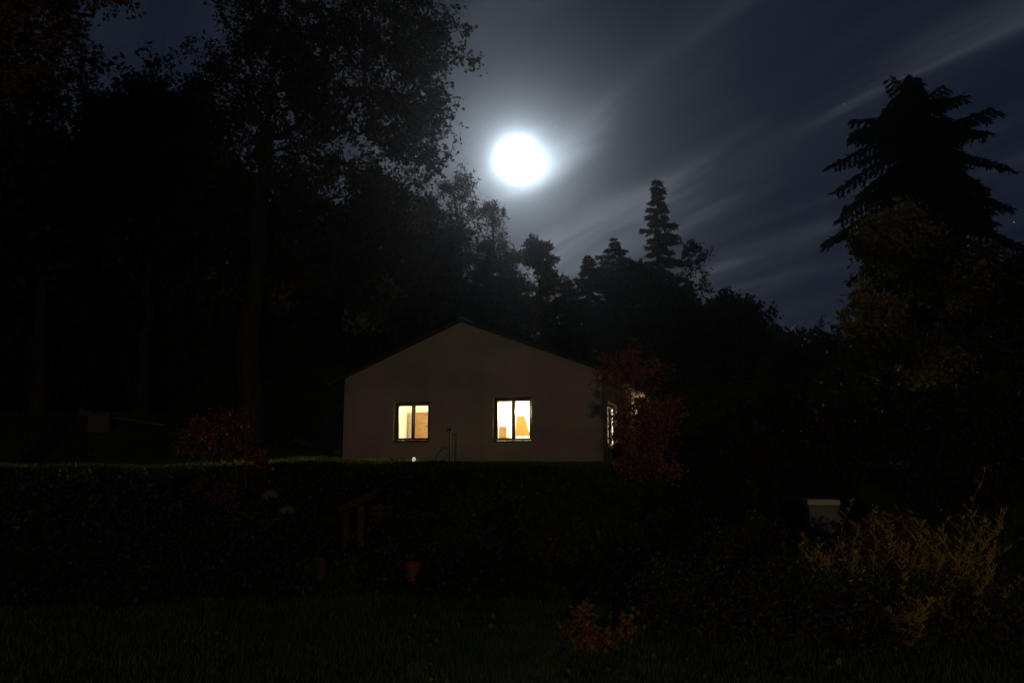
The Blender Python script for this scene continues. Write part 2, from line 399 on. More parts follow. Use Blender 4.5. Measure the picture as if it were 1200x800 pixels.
def conifer(name, label, px, top, Y, width, lm=None, base_z=None, dens=1.0, droop=.35, gap=.12, cat='tree', group=None, ragged=.25, first=.12, expo=.75, nl=.20, prof_f=None, trise=(.15,.55)):
    reseed(label)
    T = P(px, top, Y); bz = Hf(T.x, Y)-.05; Hh = T.z-bz
    t = empty(name, (T.x, Y, bz), label, cat, group)
    mb = MB(); K = 10
    mb.tube([(.05*math.sin(i*1.3), .05*math.cos(i*1.7), Hh*i/K) for i in range(K+1)], [max(.015, Hh*.014*(1-i/K)**.8) for i in range(K+1)], 8)
    A = []; B = []; rA = []; rB = []; Lp = []; Ld = []
    nb = int(Hh*10*dens)
    for i in range(nb):
        f = first + (1-first)*((i+random.random())/nb)
        z = Hh*f; prof = (1-f)**expo if prof_f is None else prof_f(f)
        L = width*prof*(1-ragged+2*ragged*random.random()) + .05
        if random.random() < gap: L *= .45
        az = i*2.39996+random.uniform(-.4, .4); n = max(4, int(L/.22)); pr = Vector((0, 0, z)); side = Vector((-math.sin(az), math.cos(az), 0)); dr = Vector((math.cos(az), math.sin(az), 0))
        rise = random.uniform(.0, .3) if f < .8 else random.uniform(*trise)
        for k in range(1, n+1):
            s = k/n
            q = Vector((0,0,z)) + dr*(L*s) + Vector((0,0, L*(rise*s - (droop+.25*(1-f))*s*s*1.3 + droop*.45*s**4)))
            A.append(pr[:]); B.append(q[:]); r0 = .012*L*(1-(k-1)/n)+.004; rA.append(r0); rB.append(.012*L*(1-s)+.003)
            tw = (L*.34*(1-.75*s)+.16)*min(1, .35+(1-f)*9)
            for sg in (-1, 1):
                d = (side*sg*.9 + dr*.55 + Vector((0,0,-droop*1.0))).normalized()
                e = q + d*tw*random.uniform(.6, 1.15)
                A.append(q[:]); B.append(e[:]); rA.append(.005); rB.append(.002)
                m = max(3, int(tw/.045*dens))
                for j in range(m):
                    Lp.append((q+(e-q)*((j+random.random())/m))[:]); Ld.append((d+Vector((0,0,-droop*.8)))[:])
            for j in range(4):
                Lp.append((pr+(q-pr)*random.random())[:]); Ld.append((dr+Vector((0,0,-.4)))[:])
            pr = q
    tp = MB(); tr = mb
    V, Fq = tubes(A, B, rA, rB, 3)
    Vt = np.array(tr.v); Ft = np.array([f for f in tr.f if len(f) == 4])
    fastmesh('trunk', np.concatenate([Vt, V]), np.concatenate([Ft, Fq+len(Vt)]), BARK2, t, smooth=True)
    fo = Fol(); C = np.array(Lp); D = np.array(Ld); C = np.concatenate([C, C+rng.normal(size=C.shape)*.03]); D = np.concatenate([D, D+.5*unit(len(D))])
    V, Fq = leaves(C, nl, .26, d=D/np.linalg.norm(D, axis=1, keepdims=True)); fo.add((V, Fq))
    fo.build('crown', lm or ML['needle'], t)
    return t

# ---------------------------------------------------------------- moon
moon = MB(); mr = 900*math.tan(17.0/F)
prof = [(max(.01, mr*math.sin(math.pi*i/24)), -mr*math.cos(math.pi*i/24)) for i in range(25)]
moon.lathe(prof, 40)
mo = moon.build('moon', emat('moon_glow', (.90,.95,1.0), MOON_E), smooth=True)
mo.location = Vector((0,0,EYE)) + MOON*900
tag(mo, 'overexposed full moon glowing white above the tree line', 'moon')

# ---------------------------------------------------------------- house
DL, DR = 27.0, 24.6
CL = P(401, 543, DL); CR = P(707, 543, DR)
gx = Vector((CR.x-CL.x, DR-DL, 0)); GW = gx.length; gx.normalize(); gn = Vector((-gx.y, gx.x, 0))   # inward normal
ANG = math.atan2(gx.y, gx.x); BZ = TER-.06; LEN = 13.5
house = empty('house', (CL.x, DL, BZ), 'single storey plastered house with gabled roof and two lit gable windows', 'house', rz=ANG)
def gp(px, py):                    # photo point on the gable plane -> local (s, z)
    d = ray(px, py); o = Vector((0,0,EYE)); c = Vector((CL.x, DL, 0))
    n = gn; t = (c-o).xy.dot(n.xy)/d.xy.dot(n.xy); p = o+d*t
    return (p-c).xy.dot(gx.xy), p.z-BZ
EZ = gp(401, 444)[1]; AS, AZ = gp(541, 377); EZR = gp(700, 434)[1]
print('gable', GW, EZ, EZR, AS, AZ)
EZ = (EZ+EZR)/2
def roofz(s): return EZ+(AZ-EZ)*(s/AS) if s < AS else EZ+(AZ-EZ)*((GW-s)/(GW-AS))
WT = .38
def wallgrid(mb, cuts, holes, top, y0, y1, tr=lambda s, y, z: (s, y, z)):
    # a thick wall along s with rectangular holes; outer (y0) and inner (y1) skins and the reveals
    cs = sorted(set(cuts+[h[0] for h in holes]+[h[1] for h in holes]))
    for a, b in zip(cs[:-1], cs[1:]):
        mid = (a+b)/2; hs = [h for h in holes if h[0] <= mid <= h[1]]
        spans = [((0, 0), (top(a), top(b)))]
        if hs: h = hs[0]; spans = [((0, 0), (h[2], h[2])), ((h[3], h[3]), (top(a), top(b)))]
        for lo, hi in spans:
            for y in (y0, y1):
                mb.add([tr(a, y, lo[0]), tr(b, y, lo[1]), tr(b, y, hi[1]), tr(a, y, hi[0])], [(0,1,2,3)])
    for a, b, c, d in holes:
        mb.add([tr(a,y0,c), tr(b,y0,c), tr(b,y1,c), tr(a,y1,c), tr(a,y0,d), tr(b,y0,d), tr(b,y1,d), tr(a,y1,d)],
               [(0,1,2,3),(4,5,6,7),(0,4,7,3),(1,5,6,2)])
a1, b1 = gp(461.5, 471), gp(503, 517.5)
a2, b2 = gp(577.5, 465.5), gp(623.5, 518)
W1 = (a1[0], b1[0], b1[1], a1[1]); W2 = (a2[0], b2[0], b2[1], a2[1])
print('windows', W1, W2)
mb = MB(); wallgrid(mb, [0, AS, GW], [W1, W2], roofz, 0, WT)
mb.add([(0,0,0),(0,WT,0),(0,WT,EZ),(0,0,EZ),(GW,0,0),(GW,WT,0),(GW,WT,EZ),(GW,0,EZ)], [(0,1,2,3),(4,5,6,7)])
tag(mb.build('gable_wall', PLASTER, house), 'pale plastered gable wall')
# right side wall with lit window, left side wall with a window out of sight, back wall
SW = (.95, 3.1, .62, 2.08)
mb = MB(); wallgrid(mb, [WT, LEN], [SW, (8.2, 9.2, .0, 2.05)], lambda s: EZ, 0, 0-WT, lambda s, y, z: (GW+y, s, z)); mb.build('side_wall', PLASTER, house)
LW = (1.6, 2.3, 1.25, 1.95)
mb = MB(); wallgrid(mb, [WT, LEN], [], lambda s: EZ, 0, WT, lambda s, y, z: (y, s, z)); mb.build('side_wall', PLASTER, house)
mb = MB(); wallgrid(mb, [0, AS, GW], [], roofz, LEN, LEN-WT); mb.build('back_wall', PLASTER, house)
mb = MB(); mb.box(-.02, GW+.02, -.025, LEN+.02, -.6, .10); mb.build('plinth', PLINTH, house)
# roof: two thick slabs with overhang, verge boards, ridge cap, gutters
OV, VG, TH = .50, .10, .07
roof = MB()
for sgn in (0, 1):
    if sgn == 0: s0, s1 = -OV, AS
    else: s0, s1 = GW+OV, AS
    zt0 = roofz(0)-(AZ-EZ)/AS*OV if sgn == 0 else EZ-(AZ-EZ)/(GW-AS)*OV
    g = .004
    v = [(s0,-VG,zt0+g),(s1,-VG,AZ+g),(s1,LEN+.3,AZ+g),(s0,LEN+.3,zt0+g)]
    roof.add(v+[(p[0],p[1],p[2]+TH) for p in v], [(0,1,2,3),(7,6,5,4),(0,4,5,1),(2,6,7,3),(0,3,7,4)])
rf = roof.build('roof', ROOFM, house)
mb = MB(); mb.tube([(AS,-VG-.03,AZ+TH+.03),(AS,LEN+.33,AZ+TH+.03)], .085, 10); mb.build('ridge_cap', METAL, rf, smooth=True)
mb = MB()
zr = EZ-(AZ-EZ)/(GW-AS)*OV; zl = EZ-(AZ-EZ)/AS*OV
mb.box(AS, GW, 0,0,0,0) if False else None
for (sa, za, sb, zb) in ((-OV, zl, AS, AZ), (AS, AZ, GW+OV, zr)):
    d = -.035
    v = [(sa,-VG+d,za-.02),(sb,-VG+d,zb-.02),(sb,-VG+d,zb+TH+.03),(sa,-VG+d,za+TH+.03)]
    v2 = [(p[0],-VG-.002,p[2]) for p in v]
    mb.add(v+v2, [(0,1,2,3),(7,6,5,4),(0,4,5,1),(3,2,6,7),(0,3,7,4),(1,5,6,2)])
mb.build('verge_board', DARKM, rf)
mb = MB()
mb.box(GW+.006, GW+OV-.02, .15, LEN+.25, EZ-.20, EZ-.17); so = mb.build('soffit', WHITEP, rf)
mb = MB()
mb.box(GW+OV-.02, GW+OV+.005, -.05, LEN+.28, EZ-.24, zr+TH*.8)
mb.build('fascia', WHITEP, rf)
for gxx in (GW+OV+.065, -OV-.065):
    mb = MB(); mb.tube([(gxx, -.1, EZ-.16), (gxx, LEN+.28, EZ-.20)], .06, 10); mb.build('gutter', METAL, rf, smooth=True)
mb = MB(); mb.tube([(GW+.09, LEN-.3, .05), (GW+.09, LEN-.3, EZ-.35), (GW+OV+.03, LEN-.3, EZ-.2)], .045, 10); mb.build('downpipe', METAL, house, smooth=True)
# windows: frame with two casements, panes, sill
def window(hole, tr, inset=.17, sill=True, nm='window', cas=2, fm=None):
    fm = fm or FRAME
    s0, s1, z0, z1 = hole; fr = MB()
    def bx(m, a, b, y0, y1, c, d):
        vs = [tr(x, y, z) for z in (c, d) for y in (y0, y1) for x in (a, b)]
        m.add(vs, [(0,2,3,1),(4,5,7,6),(0,1,5,4),(2,6,7,3),(0,4,6,2),(1,3,7,5)])
    f = .065; y0, y1 = inset, inset+.075
    bx(fr, s0+.002, s0+f, y0, y1, z0+.002, z1-.002); bx(fr, s1-f, s1-.002, y0, y1, z0+.002, z1-.002)
    bx(fr, s0+f, s1-f, y0, y1, z0+.002, z0+f); bx(fr, s0+f, s1-f, y0, y1, z1-f, z1-.002)
    win = fr.build(nm, fm, house)
    w_ = (s1-s0-2*f)/cas
    for k in range(cas):
        a = s0+f+k*w_+.004; b = a+w_-.008; c, d = z0+f+.004, z1-f-.004; m = MB(); g = .055; ya, yb = y0-.012, y1-.012
        bx(m, a, a+g, ya, yb, c, d); bx(m, b-g, b, ya, yb, c, d); bx(m, a+g, b-g, ya, yb, c, c+g+.01); bx(m, a+g, b-g, ya, yb, d-g, d)
        m.build('casement', fm, win)
        m = MB(); bx(m, a+g, b-g, ya+.03, ya+.034, c+g+.01, d-g); m.build('pane', GLASS, win)
    if sill:
        m = MB(); bx(m, s0-.04, s1+.04, -.05, inset, z0-.035, z0-.004); m.build('sill', METAL, win)
        m = MB(); bx(m, s0-.03, s1+.03, WT, WT+.14, z0-.04, z0-.003); m.build('inner_sill', WHITEP, win)
    return win
window(W1, lambda s, y, z: (s, y, z)); window(W2, lambda s, y, z: (s, y, z))
window(SW, lambda s, y, z: (GW-y, s, z), inset=.14, fm=WHITEP)
dm = MB(); dm.box(GW-.16, GW-.10, 8.2+.003, 9.2-.003, .036, 2.047); dr = dm.build('side_door', FRAME, house)
dm = MB(); dm.tube([(GW-.10, 9.08, 1.05), (GW-.05, 9.08, 1.05), (GW-.05, 8.95, 1.05)], .012, 8); dm.build('handle', METAL, dr)
# rooms
mb = MB(); mb.box(WT+.003, WT+.02, WT+.003, 4.535, .062, EZ-.26); mb.build('wall_lining', INW2, house)
PW = AS+.15; RD = 4.6; CH = EZ-.25
def slab(nm, m, *b):
    mb = MB(); mb.box(*b); return mb.build(nm, m, house)
slab('floor', WOODF, WT+.002, GW-WT-.002, WT+.002, LEN-WT-.002, .036, .06)
slab('ceiling', INW2, WT+.002, GW-WT-.002, WT+.002, LEN-WT-.002, CH, CH+.06)
slab('partition_wall', INW, PW-.06, PW+.06, WT+.003, RD-.062, .061, CH-.003)
slab('partition_wall', INW2, WT+.024, PW-.062, RD-.06, RD+.06, .061, CH-.003)
slab('partition_wall', INW2, PW-.058, GW-WT-.003, RD-.06, RD+.06, .061, CH-.003)
hM = Matrix.Translation((CL.x, DL, BZ)) @ Matrix.Rotation(ANG, 4, 'Z')
def hw(s, y, z): return hM @ Vector((s, y, z))
def roomlight(s, y, z, W, col, label, r=.16):
    t = empty('pendant_lamp', hw(s, y, z), label, 'lamp', rz=ANG)
    m = MB(); m.tube([(0,0,r),(0,0,CH-z)], .006, 6); m.build('cord', DARKM, t)
    m = MB(); m.lathe([(.01,-r*.9),(r*.6,-r*.7),(r*.95,-r*.1),(r*.8,r*.5),(r*.25,r*.95),(.02,r)], 16); m.build('glass_shade', emat('lit_glass', col, 6.0), t, smooth=True)
    l = bpy.data.lights.new('lamp_light', 'POINT'); l.energy = W; l.color = col; l.shadow_soft_size = .15
    lo = bpy.data.objects.new('lamp_light', l); COL.objects.link(lo); lo.parent = t; lo.location = (0,0,-r-.2)
roomlight((WT+PW)/2+.15, 2.5, CH-.45, ROOM_L, (1.0,.85,.52), 'pendant lamp lighting the left gable room')
roomlight((PW+GW)/2+.0, 2.4, CH-.45, ROOM_R, (1.0,.88,.62), 'pendant lamp lighting the right gable room')
# furniture seen through the panes (placed along the line of sight at its own depth in the room)
def gl(px, py, y):                   # photo point on the plane y metres inside the gable
    d = ray(px, py); o = Vector((0,0,EYE)); c = hM @ Vector((0, y, 0)); n = gn
    t = (c-o).xy.dot(n.xy)/d.xy.dot(n.xy); p = o+d*t; q = hM.inverted() @ p; return q.x, q.z
x0, zt = gl(486, 483, 3.95); x1, _ = gl(506, 483, 3.95); _, zm = gl(490, 496, 3.95)
t = empty('cupboard', hw(x0, 3.95, .06), 'tan wooden cupboard behind the right pane of the left window', 'cupboard', rz=ANG)
m = MB(); m.box(0, x1-x0+.5, 0, .55, 0, zt-.06); m.build('carcass', CUP, t, bevel=.006)
for (c, d) in ((.05, zm-.075), (zm-.06, zt-.08)):
    m = MB(); m.box(.015, (x1-x0+.5)/2-.006, -.02, -.001, c, d); dd = m.build('door', CUP, t, bevel=.004)
    m2 = MB(); m2.box((x1-x0+.5)/2+.006, (x1-x0+.5)-.015, -.02, -.001, c, d); m2.build('door', CUP, t, bevel=.004)
    k = MB(); k.box((x1-x0+.5)/2-.16, (x1-x0+.5)/2-.04, -.045, -.021, d-.08, d-.06); k.build('handle', DARKM, dd)
# board with cloth over an easel, right window
xa, zt = gl(606, 487, 1.9); xb, zb = gl(614, 487, 1.9); xc, zc = gl(622, 511, 1.9); xd, _ = gl(599, 511, 1.9); xe, _ = gl(605, 487, 1.9)
t = empty('draped_board', hw(xa, 1.9, .06), 'yellow draped sloping board inside the right gable window', 'easel', rz=ANG)
m = MB(); zt -= .06; zc -= .06
pr_ = [(xd-xa, zc), (xc-xa, zc), (xb-xa, zt), (xe-xa, zt)]
m.add([(p, 0 if z == zc else .12, z) for p, z in pr_]+[(p, .04 if z == zc else .15, z) for p, z in pr_], [(0,1,2,3),(7,6,5,4),(0,4,5,1),(1,5,6,2),(2,6,7,3),(3,7,4,0)])
m.build('cloth', YEL, t)
m = MB()
for lx in (xd-xa+.05, xc-xa-.05): m.tube([(lx, .03, 0), (lx*.7, .16, zt*.9)], .018, 6)
m.tube([(xb-xa-.1, .6, 0), (xb-xa-.1, .16, zt*.9)], .018, 6); m.build('easel_leg', CUP, t)
x0, zt = gl(584.5, 499.5, 1.5); x1, zb = gl(593.5, 512, 1.5)
t = empty('side_table', hw((x0+x1)/2, 1.65, .06), 'small side table below the box in right gable window', 'table', rz=ANG)
h_ = zb-.06-.02; m = MB(); m.box(-.45, .3, -.22, .22, h_-.03, h_); m.build('table_top', CUP, t)
for lx in (-.42, .25):
    for ly in (-.19, .17): m = MB(); m.box(lx, lx+.03, ly, ly+.03, 0, h_-.031); m.build('leg', CUP, t)
m = MB(); m.box(x0, x1, 1.5, 1.78, zb-.018, zt); 
o = m.build('cardboard_box', CARD, None, bevel=.004); o.matrix_world = hM; tag(o, 'tan cardboard box in lower left of the right gable window', 'box')

# wall lamp under the right eave, hidden behind the maple
t = empty('wall_lamp', hw(GW+.004, 7.6, 2.15), 'small warm wall lamp under the side eave behind the maple', 'lamp', rz=ANG)
m = MB(); m.box(0,.03,-.06,.06,-.1,.1); m.build('bracket', DARKM, t)
m = MB(); m.lathe([(.02,-.10),(.05,-.08),(.055,.05),(.02,.08)], 12, (.09,0,0)); m.build('shade', emat('warm_shade', (1,.72,.4), .5), t)
l = bpy.data.lights.new('wall_light', 'POINT'); l.energy = 7; l.color = (1,.72,.42); l.shadow_soft_size = .05
lo = bpy.data.objects.new('wall_light', l); COL.objects.link(lo); lo.parent = t; lo.location = (.22,0,.02)

# ---------------------------------------------------------------- street lamp behind the photographer
LP = Vector((-1.0, -15, 0)); lz = Hf(LP.x, LP.y)
t = empty('garden_lamp', (LP.x, LP.y, lz), 'warm lit garden lamp on a pole behind the photographer', 'lamp')
m = MB(); m.tube([(0,0,0),(0,0,1.2),(0,0,2.7),(0,.3,2.95),(0,1.1,3.05)], [.06,.05,.04,.035,.03], 10); m.build('pole', DARKM, t, smooth=True)
m = MB(); m.box(-.13,.13,1.0,1.62,3.01,3.15); m.build('lamp_head', DARKM, t, bevel=.02)
m = MB(); m.box(-.10,.10,1.06,1.56,2.97,3.005); m.build('lens', emat('sodium_glow', (1,.62,.25), 20), t)
l = bpy.data.lights.new('sodium_light', 'SPOT'); l.energy = LAMP_W; l.color = (1.0,.70,.38); l.shadow_soft_size = .12; l.spot_size = R(150); l.spot_blend = .6
lo = bpy.data.objects.new('sodium_light', l); COL.objects.link(lo); lo.parent = t; lo.location = (0,1.4,2.9); lo.rotation_euler = (R(96),0,0)

# ---------------------------------------------------------------- trees
def gpos(px, Y): p = P(px, 543, Y); return (p.x, Y, 0)
# big tree left of the house
Y0 = 26; k_ = 1.3
def el2(px, py, Y, rx, rz=None, w_=None): return ell(px, py, Y, rx*k_, (rz or rx)*k_, w_=w_)
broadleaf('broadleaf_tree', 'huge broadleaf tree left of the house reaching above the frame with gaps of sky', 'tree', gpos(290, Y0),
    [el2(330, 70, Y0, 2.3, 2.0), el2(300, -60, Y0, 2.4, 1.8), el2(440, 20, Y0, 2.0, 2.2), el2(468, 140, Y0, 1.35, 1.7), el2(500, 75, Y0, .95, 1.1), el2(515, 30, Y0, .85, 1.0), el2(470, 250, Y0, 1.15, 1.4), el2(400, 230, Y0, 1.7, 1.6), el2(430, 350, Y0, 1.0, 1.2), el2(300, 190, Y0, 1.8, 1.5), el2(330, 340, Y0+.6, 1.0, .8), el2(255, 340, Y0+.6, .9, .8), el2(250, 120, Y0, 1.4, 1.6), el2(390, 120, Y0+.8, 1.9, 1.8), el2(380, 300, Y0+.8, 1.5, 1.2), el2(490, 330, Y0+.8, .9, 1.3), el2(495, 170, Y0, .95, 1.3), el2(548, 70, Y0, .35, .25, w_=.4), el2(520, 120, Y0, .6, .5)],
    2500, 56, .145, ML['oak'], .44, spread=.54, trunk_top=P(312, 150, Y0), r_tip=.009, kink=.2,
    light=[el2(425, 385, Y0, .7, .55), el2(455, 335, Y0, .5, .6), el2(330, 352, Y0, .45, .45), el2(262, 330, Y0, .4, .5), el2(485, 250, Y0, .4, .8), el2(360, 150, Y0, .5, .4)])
# sprigs at its right edge
# left front tree, lit by the lamp
broadleaf('broadleaf_tree', 'amber leaved tree at the upper left corner, top cut off by the frame', 'tree', gpos(-120, 12),
    [ell(0, -40, 12, 2.0, 1.2), ell(80, -20, 12, 1.1, .8), ell(-60, 60, 12, 1.5, 1.4), ell(40, 50, 12.5, 1.2, .9)],
    420, 60, .085, ML['amber'], .2, spread=.36, trunk_top=P(-90, 60, 12))
# dark trees at the left
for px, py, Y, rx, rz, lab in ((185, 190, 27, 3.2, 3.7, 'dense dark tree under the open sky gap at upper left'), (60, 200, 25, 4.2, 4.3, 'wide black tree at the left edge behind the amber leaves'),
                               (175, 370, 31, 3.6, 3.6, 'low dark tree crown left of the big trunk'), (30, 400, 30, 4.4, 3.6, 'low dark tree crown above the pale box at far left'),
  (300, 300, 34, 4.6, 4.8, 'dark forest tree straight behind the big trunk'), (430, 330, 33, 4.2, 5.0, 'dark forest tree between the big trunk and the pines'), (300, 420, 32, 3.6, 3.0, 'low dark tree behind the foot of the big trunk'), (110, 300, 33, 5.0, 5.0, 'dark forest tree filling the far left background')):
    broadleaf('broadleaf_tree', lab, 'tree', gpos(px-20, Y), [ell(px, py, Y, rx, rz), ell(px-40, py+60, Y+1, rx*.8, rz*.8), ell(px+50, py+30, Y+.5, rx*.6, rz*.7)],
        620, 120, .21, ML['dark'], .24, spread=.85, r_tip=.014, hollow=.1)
# pines behind the house
def pine(px, top, Y, wd, lab, low=.35):
    reseed(lab)
    T = P(px, top, Y); bz = Hf(T.x, Y); Hh = T.z-bz; env = []
    for k in range(7):
        f = low+(1-low)*k/6.4; r = wd*(1.1-.75*((f-low)/(1-low))**1.4)
        env.append((np.array([T.x+random.uniform(-.3,.3)*r, Y+random.uniform(-.3,.3)*r, bz+Hh*f-.2]), (r, r, Hh*.085), r*r*Hh*.1+.25))
    broadleaf('pine_tree', lab, 'tree', (T.x, Y, 0), env, 420, 100, .22, ML['needle'], .13, bark=BARK2, spread=.50, trunk_top=(T.x, Y, T.z-1.4), aspect=.26, hollow=.1, r_tip=.008)
pine(533, 203, 40, 2.5, 'pine leaning into the big tree, tallest behind the house')
pine(577, 232, 42, 2.4, 'dark pine just below the moon')
pine(497, 235, 41, 2.8, 'pine partly behind the big tree crown')
pine(603, 290, 40, 2.0, 'lower pine right of and below the moon', .25)
Y0 = 38
broadleaf('birch_tree', 'pale leafed birch with rounded top between the pines and spruces', 'tree', gpos(640, Y0),
    [ell(628, 300, Y0, .85, .9), ell(640, 330, Y0, .75, 1.0), ell(632, 365, Y0, 1.0, 1.0), ell(648, 395, Y0, .9, .8)], 300, 80, .16, ML['birch'], .10, spread=.4, trunk_top=P(632, 330, Y0))
conifer('spruce_tree', 'short broad spruce right of the birch', 690, 300, 37, 3.6, dens=1.2, nl=.2, expo=.8, ragged=.4)
conifer('spruce_tree', 'pointed spruce standing left of the thin tall larch', 720, 280, 38, 3.9, dens=1.2, nl=.2, expo=.75, ragged=.35)
conifer('spruce_tree', 'small spruce nearest the house roof on the right', 664, 328, 36, 3.2, dens=1.2, nl=.2, expo=.8, ragged=.45)
conifer('larch_tree', 'tall thin larch rising alone above the trees right of house', 770, 212, 42, 2.3, lm=ML['needle'], dens=.9, droop=.25, gap=.25, ragged=.45, expo=.75, nl=.26)
Y0 = 36
broadleaf('broadleaf_tree', 'sparse open tree just right of the larch with bare twigs', 'tree', gpos(800, Y0),
    [ell(812, 300, Y0, .85, 1.0), ell(800, 340, Y0, 1.0, 1.0), ell(828, 330, Y0, .5, .7), ell(802, 385, Y0, 1.2, .9)], 260, 22, .12, ML['dark'], .09, bark=BARK2, spread=.34, trunk_top=P(806, 350, Y0))
for px, py, Y, rx, rz, lab, k in ((875, 395, 34, 1.7, 1.8, 'round topped bushy tree in the dip of the tree line', 'oak'), (832, 400, 33, 1.5, 1.6, 'low dark tree below the sparse tree', 'dark'),
                               (915, 430, 32, 1.4, 1.4, 'low shrubby tree left of the bare twigs', 'dark'), (765, 400, 33, 2.0, 2.0, 'dark tree below the larch', 'dark'), (742, 335, 35, 1.3, 1.0, 'small dark crown wedged between the pointed spruce and the larch', 'dark'), (790, 365, 34.5, 1.7, 1.3, 'dark crown filling in below and right of the larch', 'dark'), (850, 372, 35, 1.5, 1.1, 'dark crown left of the round topped bushy tree', 'dark'), (705, 395, 35, 2.0, 1.8, 'dark tree close behind the right roof slope', 'dark'),
                               (560, 345, 37, 2.6, 2.0, 'dark tree directly behind the roof ridge', 'dark'), (480, 360, 37, 2.8, 2.6, 'dark tree behind the left roof slope', 'dark')):
    broadleaf('broadleaf_tree', lab, 'tree', gpos(px, Y), [ell(px, py, Y, rx, rz), ell(px+20, py+55, Y+.5, rx*1.2, rz), ell(px-22, py+60, Y+.5, rx*1.1, rz)],
        380, 100, .18, ML[k], .12, bark=BARK2, spread=.55, hollow=.2)
for px, py, Y in ((945, 400, 28), (968, 392, 29)):
    broadleaf('bare_shrub', 'thin twiggy shrub against the sky, %s of the two left of the tall spruce' % ('left' if px == 945 else 'right'), 'shrub', gpos(px, Y), [ell(px, py, Y, .6, .9), ell(px, py+50, Y, .8, .9)], 130, 7, .08, ML['dark'], .04, bark=BARK2, spread=.35, r_tip=.008, hollow=.1, kink=.25)
# the tall spruce at the right
conifer('spruce_tree', 'towering dark spruce with drooping branches, tallest tree at the right', 1066, 92, 30, 2.55, dens=1.45, droop=.55, gap=.30, ragged=.36, nl=.22, first=.35, trise=(.35,.9), prof_f=lambda f: (min(1, (1-f)/.17)**.9 if f < .955 else .10))
Y0 = 22
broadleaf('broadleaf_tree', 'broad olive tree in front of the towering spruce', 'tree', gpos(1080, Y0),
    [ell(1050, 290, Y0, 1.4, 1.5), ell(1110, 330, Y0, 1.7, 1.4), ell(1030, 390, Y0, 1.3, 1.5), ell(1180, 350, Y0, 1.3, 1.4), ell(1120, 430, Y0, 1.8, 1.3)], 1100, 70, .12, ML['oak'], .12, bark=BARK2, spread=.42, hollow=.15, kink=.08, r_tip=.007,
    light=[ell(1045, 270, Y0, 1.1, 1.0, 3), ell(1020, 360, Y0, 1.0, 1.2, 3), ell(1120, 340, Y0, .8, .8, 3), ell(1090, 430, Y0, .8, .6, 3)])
broadleaf('broadleaf_tree', 'dark tree cut off by the right edge of the frame', 'tree', gpos(1230, 24), [ell(1235, 360, 24, 1.9, 1.8), ell(1220, 450, 24, 2.2, 1.6)], 500, 90, .15, ML['dark'], .14, bark=BARK2, spread=.5)
for px, py, Y, rx, rz, lab in ((960, 480, 20, 1.5, 1.3, 'dark bush behind the pale bin'), (1060, 500, 19, 1.6, 1.2, 'dark bush below the olive tree'), (1160, 500, 18, 1.6, 1.3, 'dark bush at right edge below the olive tree'),
                               (870, 490, 21, 1.5, 1.5, 'dark bush right of the red maple')):
    broadleaf('bush', lab, 'bush', gpos(px, Y), [ell(px, py, Y, rx, rz), ell(px+10, py+45, Y, rx*1.1, rz)], 260, 55, .10, ML['shrub'], .06, spread=.4, hollow=.2)

# maples and shrubs
Y0 = 14
broadleaf('maple_tree', 'rust red maple in front of the house corner', 'tree', gpos(752, Y0),
    [ell(748, 525, Y0-.1, .55, .6), ell(738, 435, Y0, .7, .50), ell(705, 590, Y0-.3, .4, .5), ell(715, 645, Y0-.6, .6, .4), ell(770, 650, Y0-.5, .8, .35), ell(715, 440, Y0, .3, .25, .03), ell(725, 600, Y0-.3, .5, .4), ell(758, 490, Y0, .75, .6), ell(722, 505, Y0+.2, .16, .30, w_=.035), ell(770, 555, Y0, .75, .5), ell(735, 600, Y0, .75, .45), ell(780, 610, Y0, .6, .45)],
    760, 26, .050, ML['red'], .05, spread=.34, r_tip=.005, hollow=.2, kink=.2)
Y0 = 12.5
broadleaf('maple_shrub', 'dark red shrub on the bank at the left', 'shrub', gpos(262, Y0),
    [ell(232, 515, Y0, .30, .45), ell(272, 505, Y0, .33, .5), ell(300, 540, Y0, .30, .35), ell(262, 590, Y0, .65, .55), ell(290, 610, Y0, .5, .4)],
    330, 22, .050, ML['redd'], .04, spread=.20, r_tip=.005, hollow=.15, kink=.2)
Y0 = 7.6
broadleaf('orange_shrub', 'small orange leaved shrub at the lawn edge, bottom centre', 'shrub', gpos(705, Y0),
    [ell(684, 715, Y0, .10, .16), ell(700, 745, Y0, .24, .16), ell(735, 730, Y0, .14, .16), ell(672, 740, Y0, .12, .12)], 70, 14, .055, ML['orange'], .012, spread=.10, r_tip=.003, hollow=.1)
